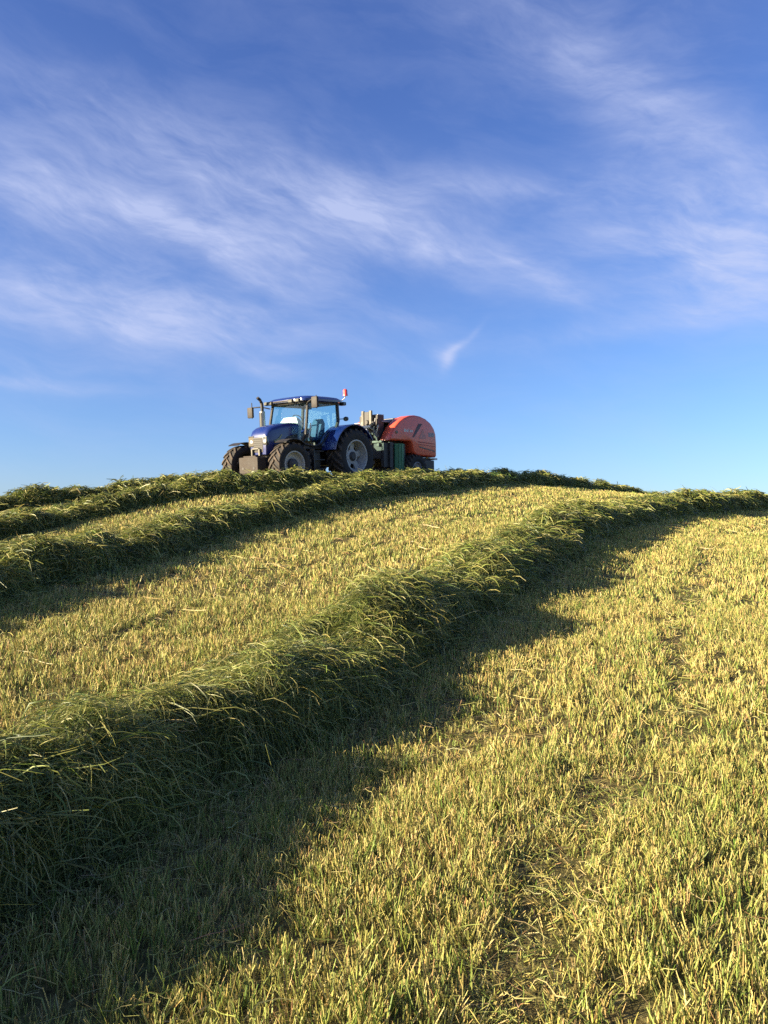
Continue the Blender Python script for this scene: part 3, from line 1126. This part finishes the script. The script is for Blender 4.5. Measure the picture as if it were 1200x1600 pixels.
pane('windscreen', [(1.20, 0.74, 1.55), (1.20, -0.74, 1.55), (1.03, -0.71, 2.70), (1.03, 0.71, 2.70)])
for s_ in (1, -1):
    d_ = pane('door_glass', [(1.20, s_ * 0.735, 1.30), (1.18, s_ * 0.765, 1.62), (1.03, s_ * 0.735, 2.70), (-0.34, s_ * 0.725, 2.70), (-0.24, s_ * 0.75, 1.76),
                             (0.12, s_ * 0.745, 1.62), (0.42, s_ * 0.72, 1.30)])
    bm = bm_new()
    add_tube(bm, [(1.02, s_ * 0.79, 1.75), (1.0, s_ * 0.81, 1.85), (1.0, s_ * 0.80, 1.98)], 0.022, 8)
    part('door_handle', bm, M_DASH, d_, True)
pane('rear_window', [(-0.33, 0.72, 1.75), (-0.33, -0.72, 1.75), (-0.36, -0.70, 2.70), (-0.36, 0.70, 2.70)])


def roof_loop(z, x0, x1, hw, rc):
    lp = []
    for cx_, cy_, a0 in ((x1 - rc, hw - rc, 0), (x0 + rc, hw - rc, 90), (x0 + rc, -hw + rc, 180), (x1 - rc, -hw + rc, 270)):
        for k in range(6):
            an = R(a0 + 90 * k / 5)
            lp.append((cx_ + rc * math.cos(an), cy_ + rc * math.sin(an), z))
    return lp


bm = bm_new()
add_loft(bm, [roof_loop(2.735, -0.50, 1.18, 0.80, 0.15), roof_loop(2.76, -0.56, 1.25, 0.85, 0.2), roof_loop(2.83, -0.56, 1.24, 0.855, 0.2),
              roof_loop(2.91, -0.48, 1.12, 0.78, 0.25), roof_loop(2.955, -0.30, 0.95, 0.62, 0.3), roof_loop(2.97, 0.0, 0.7, 0.35, 0.3)])
roof = part('roof', bm, M_BLUE, T, True)
bm = bm_new()
add_loft(bm, [roof_loop(2.68, -0.44, 1.12, 0.77, 0.12), roof_loop(2.742, -0.47, 1.16, 0.79, 0.14)])
part('headliner', bm, M_BLACK, T)
for y in (-0.78, -0.60, 0.28, 0.56):
    bm = bm_new()
    add_box(bm, 1.16, 1.30, y - 0.085, y + 0.085, 2.71, 2.83, 0.02)
    wl_ = part('work_light', bm, M_BLACK, T)
    bm = bm_new()
    add_box(bm, 1.301, 1.312, y - 0.07, y + 0.07, 2.722, 2.818, 0.004)
    part('lens', bm, M_LAMP, wl_)
bm = bm_new()
add_box(bm, 1.20, 1.275, -0.49, 0.17, 2.775, 2.815, 0.01)
part('visor_trim', bm, M_WEIGHT, T)
for y in (0.74, -0.74):
    bm = bm_new()
    add_box(bm, -0.70, -0.54, y - 0.10, y + 0.10, 2.66, 2.79, 0.03)
    rl_ = part('rear_work_light', bm, M_BLACK, T, True)
    bm = bm_new()
    add_box(bm, -0.60, -0.56, y + 0.101, y + 0.112, 2.69, 2.77)
    part('lens', bm, M_LAMP, rl_)
# beacon
bm = bm_new()
add_tube(bm, [(-0.52, 0.76, 2.80), (-0.62, 0.84, 2.92), (-0.64, 0.86, 3.00)], 0.018, 8)
be = part('beacon_stem', bm, M_DASH, T, True)
bm = bm_new()
add_lathe(bm, [(0.001, 0.22), (0.05, 0.21), (0.07, 0.16), (0.072, 0.02), (0.08, 0.0), (0.08, -0.03), (0.001, -0.03)], (-0.64, 0.86, 3.03), 18, 'Z')
part('beacon', bm, M_BEACON, T, True)
# mirrors
for s_, yy, zz in ((1, 1.38, 2.62), (-1, 1.36, 2.50)):
    bm = bm_new()
    add_tube(bm, [(1.12, s_ * 0.78, 2.60), (1.28, s_ * 1.0, 2.68), (1.34, s_ * yy, 2.68 if s_ < 0 else 2.80)], 0.022, 8)
    add_tube(bm, [(1.34, s_ * yy, 2.86), (1.34, s_ * yy, zz - 0.2)], 0.015, 8)
    arm = part('mirror_arm', bm, M_BLACK, T, True)
    bm = bm_new()
    add_box(bm, 1.36, 1.45, s_ * yy - 0.115, s_ * yy + 0.115, zz - 0.19, zz + 0.19, 0.035)
    part('mirror', bm, M_MIRROR, T, True)
# exhaust
bm = bm_new()
add_tube(bm, [(1.44, -0.80, 1.45), (1.44, -0.80, 2.50)], 0.085, 16)
ex = part('exhaust_stack', bm, M_CHROME, T, True)
bm = bm_new()
add_tube(bm, [(1.44, -0.80, 2.45), (1.44, -0.80, 2.70), (1.455, -0.80, 2.80), (1.52, -0.80, 2.90), (1.62, -0.80, 2.97)], 0.052, 12)
part('tail_pipe', bm, M_BLACK, ex, True)
bm = bm_new()
lp = []
for k in range(13):
    an = R(-120 + 150 * k / 12)
    lp.append((math.cos(an), math.sin(an)))
add_loft(bm, [[(1.44 + c_ * r_, -0.80 + s__ * r_, z_) for c_, s__ in lp for r_ in (0.098,)] + [(1.44 + c_ * 0.092, -0.80 + s__ * 0.092, z_) for c_, s__ in reversed(lp)] for z_ in (1.55, 2.45)])
part('heat_shield', bm, M_BLACK, ex)
# cab inside
bm = bm_new()
add_box(bm, -0.20, 0.30, -0.27, 0.27, 1.42, 1.56, 0.05)
seat = part('seat', bm, M_SEAT, T, True)
bm = bm_new()
add_loft(bm, [[(-0.12, -0.25, 1.56), (-0.12, 0.25, 1.56), (-0.24, 0.25, 1.56), (-0.24, -0.25, 1.56)], [(-0.20, -0.24, 2.05), (-0.20, 0.24, 2.05), (-0.30, 0.24, 2.05), (-0.30, -0.24, 2.05)],
              [(-0.22, -0.16, 2.22), (-0.22, 0.16, 2.22), (-0.31, 0.16, 2.22), (-0.31, -0.16, 2.22)]])
part('backrest', bm, M_SEAT, seat, True)
bm = bm_new()
add_box(bm, -0.3, 1.18, -0.66, 0.66, 1.10, 1.24, 0.02)
add_box(bm, -0.10, 0.15, -0.2, 0.2, 1.24, 1.42, 0.02)
part('cab_floor', bm, M_BLACK, T)
bm = bm_new()
add_loft(bm, [[(1.14, -0.30, 1.24), (1.14, 0.30, 1.24), (0.90, 0.24, 1.24), (0.90, -0.24, 1.24)], [(1.12, -0.38, 2.05), (1.12, 0.38, 2.05), (0.80, 0.28, 2.05), (0.80, -0.28, 2.05)],
              [(1.05, -0.26, 2.24), (1.05, 0.26, 2.24), (0.84, 0.20, 2.18), (0.84, -0.20, 2.18)]])
part('dashboard', bm, M_DASH, T, True)
bm = bm_new()
cpt = Vector((0.70, 0, 2.16))
ring = []
for k in range(25):
    an = math.tau * k / 24
    ring.append(cpt + Vector((0.10 * math.sin(an) * 1.0, 0.20 * math.cos(an), 0.17 * math.sin(an))))
add_tube(bm, ring, 0.016, 6)
add_bar(bm, (0.86, 0, 1.88), tuple(cpt), 0.05, 0.05)
part('steering_wheel', bm, M_BLACK, T, True)
bm = bm_new()
add_box(bm, 0.0, 0.5, -0.66, -0.34, 1.24, 1.72, 0.04)
part('side_console', bm, M_GREYM, T, True)
XFORM = None
# rear mudguards
for s_ in (1, -1):
    bm = bm_new()
    o_, i_ = [], []
    for k in range(19):
        an = R(12 + 138 * k / 18)
        o_.append((1.00 * math.cos(an), RR + 1.00 * math.sin(an)))
        i_.append((0.965 * math.cos(an), RR + 0.965 * math.sin(an)))
    add_prism(bm, o_ + i_[::-1], min(s_ * 0.52, s_ * 1.24), max(s_ * 0.52, s_ * 1.24), 0.01)
    mg = part('rear_mudguard', bm, M_BLUE, T, True)
    bm = bm_new()
    add_prism(bm, o_ + [(-0.55, 1.0), (0.6, 1.0)], min(s_ * 0.525, s_ * 0.555), max(s_ * 0.525, s_ * 0.555))
    part('mudguard_side', bm, M_BLACK, mg)
    bm = bm_new()
    add_box(bm, -0.72, -0.62, s_ * 1.0 - 0.14, s_ * 1.0 + 0.14, 1.58, 1.68, 0.02)
    part('tail_light', bm, M_AMBER, mg)
# tank and steps
XFORM = lambda c: Vector((c.x + 0.30, c.y, c.z))
bm = bm_new()
add_box(bm, 0.95, 1.75, 0.42, 0.88, 0.52, 1.05, 0.07)
part('fuel_tank', bm, M_BLACK, T, True)
for z_ in (0.48, 0.76, 1.02):
    bm = bm_new()
    add_box(bm, 0.95, 1.40, 0.90, 1.08 - (z_ - 0.48) * 0.15, z_, z_ + 0.03, 0.008)
    part('step', bm, M_FRAME, T)
bm = bm_new()
add_box(bm, 1.42, 1.45, 0.90, 1.06, 0.46, 1.10)
part('step_side', bm, M_BLACK, T)
bm = bm_new()
add_tube(bm, [(1.30, 0.70, 1.40), (1.36, 0.80, 1.45), (1.32, 0.84, 1.8), (1.26, 0.80, 1.86)], 0.018, 8)
part('hand_rail', bm, M_DASH, T, True)
XFORM = None
# rear linkage
bm = bm_new()
add_bar(bm, (-0.4, 0.38, 0.62), (-1.15, 0.42, 0.60), 0.06, 0.10)
add_bar(bm, (-0.4, -0.38, 0.62), (-1.15, -0.42, 0.60), 0.06, 0.10)
add_bar(bm, (-0.4, 0, 0.48), (-1.05, 0, 0.46), 0.14, 0.06)
add_box(bm, -0.62, -0.45, -0.35, 0.35, 0.9, 1.5, 0.03)
part('rear_linkage', bm, M_FRAME, T)
XFORM = lambda c: Vector((c.x + 0.55, c.y, c.z))
bm = bm_new()
add_tube(bm, [(-0.35, 0.72, 2.05), (-0.55, 0.80, 2.06)], 0.015, 6)
add_lathe(bm, [(0.001, 0.07), (0.06, 0.06), (0.075, 0.0), (0.06, -0.06), (0.001, -0.07)], (-0.60, 0.82, 2.06), 14, 'Y')
part('rear_lamp', bm, M_BLACK, T, True)
XFORM = None

# ------------------------------------------------------------------ round baler (x forward, y left, origin under its axle)
baler = bpy.data.objects.new('round_baler', None)
COL.objects.link(baler)
tag(baler, 'red round baler with arched side shields hitched behind the blue tractor', 'baler')
B = baler
place_machine(B, 0.28, 27.9, R(180 + 47), [(0, 1.1, 0), (0, -1.1, 0), (1.0, 0, 0), (-0.5, 0, 0)])
SH = [(1.38, 1.50), (1.36, 1.60), (1.24, 1.80), (1.06, 2.02), (0.84, 2.20), (0.58, 2.34), (0.28, 2.43), (0.0, 2.46), (-0.30, 2.44), (-0.62, 2.36), (-0.90, 2.22),
      (-1.10, 2.02), (-1.20, 1.80), (-1.23, 1.50), (-1.23, 1.02), (-1.17, 0.95), (-0.10, 1.00), (0.10, 1.10), (0.20, 1.46), (0.30, 1.50)]
for s_ in (1, -1):
    bm = bm_new()
    y0, y1 = sorted((s_ * 0.74, s_ * 1.17))
    t_ = bmesh.new()
    add_loft(t_, [[(x, y0, z) for x, z in SH], [(x, y1, z) for x, z in SH]])
    bmesh.ops.recalc_face_normals(t_, faces=t_.faces)
    es = [e for e in t_.edges if abs(e.verts[0].co.y - e.verts[1].co.y) < 1e-6 and abs(e.verts[0].co.y - s_ * 1.17) < 1e-4]
    bmesh.ops.bevel(t_, geom=es, offset=0.07, segments=4, affect='EDGES', profile=0.5)
    absorb(bm, t_)
    sh = part('side_shield', bm, M_RED, B, True)
    yo = s_ * 1.172
    def decal(nm, prof, mat, th=0.006):
        bm = bm_new()
        a_, b_ = sorted((yo, yo + s_ * th))
        add_prism(bm, prof, a_, b_)
        return part(nm, bm, mat, sh)
    decal('arrow_marking', [(0.16, 1.66), (0.06, 1.66), (-0.40, 2.16), (-0.18, 2.16)], M_DARKM)
    decal('pale_triangle', [(-0.18, 1.62), (-0.62, 1.62), (-0.42, 1.98)], paint('faded_red_marking', (0.42, 0.09, 0.08), 0.4, 0.05))
    # lettering too small to read in the photo: a row of short strokes
    for k, (w_, h_) in enumerate(((0.07, 0.11), (0.06, 0.085), (0.06, 0.085), (0.025, 0.12), (0.06, 0.085), (0.06, 0.085))):
        x_ = 0.62 - k * 0.082
        decal('lettering', [(x_, 1.83), (x_ - w_, 1.83), (x_ - w_, 1.83 + h_), (x_, 1.83 + h_)], M_WHITE)
    for k in range(4):
        x_ = -0.74 - k * 0.085
        decal('number_marking', [(x_, 1.70), (x_ - 0.07, 1.70), (x_ - 0.07, 1.86), (x_, 1.86)], M_GREYM)
    decal('trim_strip', [(-0.20, 1.345), (-1.10, 1.20), (-1.10, 1.155), (-0.20, 1.30)], M_CREAM)
    decal('shield_groove', [(-0.15, 1.52), (-1.12, 1.46), (-1.12, 1.43), (-0.15, 1.48)], M_REDD)
    decal('shield_groove', [(-0.15, 1.43), (-1.12, 1.36), (-1.12, 1.34), (-0.15, 1.40)], M_REDD)
    bm = bm_new()
    add_lathe(bm, [(0.001, 0.05 * s_), (0.045, 0.045 * s_), (0.055, 0)], (1.02, s_ * 1.165, 1.80), 14)
    part('shield_latch', bm, M_CREAM, sh, True)
# bale chamber between the shields
bm = bm_new()
prof = []
for k in range(26):
    an = math.tau * k / 26
    prof.append((-0.05 + 1.02 * math.cos(an), 1.40 + 0.92 * math.sin(an)))
add_prism(bm, prof, -0.735, 0.735, 0.02)
part('bale_chamber', bm, M_FRAME, B, True)
bm = bm_new()
add_box(bm, -0.6, 0.7, -0.72, 0.72, 2.26, 2.33, 0.01)
add_box(bm, 0.35, 1.25, -0.70, 0.70, 2.18, 2.22, 0.008)
part('top_plate', bm, M_GREYM, B)
for k in range(6):
    an = R(20 + 22 * k)
    bm = bm_new()
    add_tube(bm, [(-0.05 + 1.06 * math.cos(an), -0.73, 1.40 + 0.96 * math.sin(an)), (-0.05 + 1.06 * math.cos(an), 0.73, 1.40 + 0.96 * math.sin(an))], 0.07, 12)
    part('press_roller', bm, M_FRAME, B, True)
# net box and its frame in front
bm = bm_new()
add_box(bm, 1.10, 1.44, -0.25, 0.66, 1.55, 2.42, 0.03)
nb = part('net_box', bm, M_FRAME, B)
bm = bm_new()
add_box(bm, 1.08, 1.40, -0.22, 0.64, 2.421, 2.45, 0.008)
part('lid', bm, M_GREYM, nb)
for y_ in (0.06, 0.44):
    bm = bm_new()
    add_box(bm, 1.52, 1.60, y_ - 0.055, y_ + 0.055, 1.95, 2.58, 0.015)
    part('upright_plate', bm, M_CREAM, B)
bm = bm_new()
add_box(bm, 1.48, 1.58, 0.14, 0.36, 2.02, 2.54, 0.01)
part('control_box', bm, M_FRAME, B)
bm = bm_new()
add_tube(bm, [(1.60, -0.50, 1.50), (1.62, -0.46, 1.82), (1.62, -0.3, 1.93), (1.62, 0.5, 1.95), (1.62, 0.68, 1.85), (1.60, 0.78, 1.50)], 0.035, 8)
part('hoop', bm, M_CREAM, B, True)
bm = bm_new()
add_box(bm, 1.58, 1.66, 0.26, 0.35, 1.48, 1.96, 0.01)
add_box(bm, 1.60, 1.68, 0.0, 0.5, 1.97, 2.05, 0.01)
part('hoop_brace', bm, M_WHITE, B)
bm = bm_new()
add_box(bm, 1.45, 1.56, -0.85, 0.95, 1.42, 1.50, 0.015)
part('cross_beam', bm, M_CREAM, B)
for x_, y_, z_ in ((1.48, 0.55, 1.72), (1.40, 0.66, 1.95), (1.48, 0.80, 1.30), (1.45, 0.68, 1.62)):
    bm = bm_new()
    add_box(bm, x_, x_ + 0.12, y_ - 0.05, y_ + 0.06, z_, z_ + 0.10, 0.015)
    part('hydraulic_valve', bm, M_CREAM, B)
for y_, z0_, z1_ in ((0.25, 1.55, 2.50), (0.56, 1.60, 2.30), (-0.12, 1.60, 2.20), (0.70, 1.5, 2.05)):
    bm = bm_new()
    add_tube(bm, [(1.50, y_, z0_), (1.56, y_ + 0.02, (z0_ + z1_) / 2), (1.50, y_ + 0.05, z1_)], 0.022, 8)
    part('hydraulic_ram', bm, M_CHROME, B, True)
for y_, z_ in ((0.10, 1.66), (0.42, 1.74), (-0.2, 1.78), (0.6, 2.1), (0.3, 2.16)):
    bm = bm_new()
    add_lathe(bm, [(0.001, 0.05), (0.07, 0.05), (0.09, 0.02), (0.09, -0.02), (0.001, -0.02)], (1.60, y_, z_), 16, 'X')
    part('pulley', bm, M_FRAME, B, True)
for k in range(5):
    bm = bm_new()
    yk = -0.30 + 0.13 * k
    add_tube(bm, [(1.58, yk, 1.75), (1.75, yk * 0.9, 1.62 - 0.05 * k), (1.98, yk * 0.7, 1.30 + 0.04 * k), (2.2, yk * 0.5, 1.42), (2.42, yk * 0.4, 1.36)], 0.016, 6)
    part('hose', bm, M_BLACK, B, True)
# frame, drawbar, pickup
bm = bm_new()
add_box(bm, 0.35, 1.50, -1.0, -0.86, 0.55, 1.42, 0.02)
add_box(bm, 0.35, 1.50, 0.86, 1.0, 0.55, 1.42, 0.02)
add_box(bm, 1.30, 1.50, -0.95, 0.95, 0.85, 1.41, 0.02)
add_box(bm, -1.15, 0.34, -0.95, 0.95, 0.62, 0.94, 0.03)
add_tube(bm, [(0, -1.0, 0.55), (0, 1.0, 0.55)], 0.07, 10)
part('frame', bm, M_FRAME, B)
bm = bm_new()
add_bar(bm, (1.45, 0.45, 0.95), (1.85, 0.06, 0.64), 0.12, 0.16)
add_bar(bm, (1.45, -0.45, 0.95), (1.85, -0.06, 0.64), 0.12, 0.16)
add_bar(bm, (1.80, 0, 0.62), (2.08, 0, 0.55), 0.14, 0.10)
part('drawbar', bm, M_FRAME, B)
bm = bm_new()
add_tube(bm, [(1.45, 0, 0.85), (2.35, 0, 0.78)], 0.075, 12)
part('drive_shaft', bm, M_BLACK, B, True)
bm = bm_new()
add_lathe(bm, [(0.02, -1.0), (0.24, -1.0), (0.24, 1.0), (0.02, 1.0)], (0.95, 0, 0.36), 20)
part('pickup_reel', bm, M_FRAME, B, True)
bm = bm_new()
lp1, lp2 = [], []
for k in range(9):
    t_ = k / 8
    x_ = 0.98 - 0.46 * t_
    bul = 0.13 * math.sin(math.pi * t_)
    lp1.append((x_, 1.06 + bul))
    lp2.append((x_, 1.03 + bul))
lp = lp1 + lp2[::-1]
add_loft(bm, [[(x_, y_, 0.42) for x_, y_ in lp], [(x_, y_, 1.40) for x_, y_ in lp]])
gg_ = part('green_guard', bm, M_GREEN, B, True)
for k in (2, 4, 6):
    bm = bm_new()
    add_box(bm, lp1[k][0] - 0.015, lp1[k][0] + 0.015, lp1[k][1] - 0.005, lp1[k][1] + 0.018, 0.44, 1.38)
    part('guard_rib', bm, M_GREEN, gg_)
bm = bm_new()
add_box(bm, 1.10, 1.26, 0.98, 1.08, 0.55, 1.45, 0.02)
part('side_post', bm, M_FRAME, B)
for s_ in (1, -1):
    bm = bm_new()
    add_box(bm, -1.30, -1.12, min(s_ * 0.80, s_ * 1.14), max(s_ * 0.80, s_ * 1.14), 0.86, 0.93, 0.01)
    part('lamp_bar', bm, M_WHITE, B)
for s_ in (1, -1):
    wheel(B, (-0.02, 1.08 * s_, 0.52), 0.52, 0.42, 0.24, s_, 'baler', 18)
    bm = bm_new()
    add_box(bm, -1.14, -0.56, s_ * 0.97 if s_ > 0 else -1.12, 1.12 if s_ > 0 else -0.97, 0.42, 0.84, 0.03)
    part('rear_skirt', bm, M_BLACK, B)

baler.scale = (0.94, 0.94, 0.94)
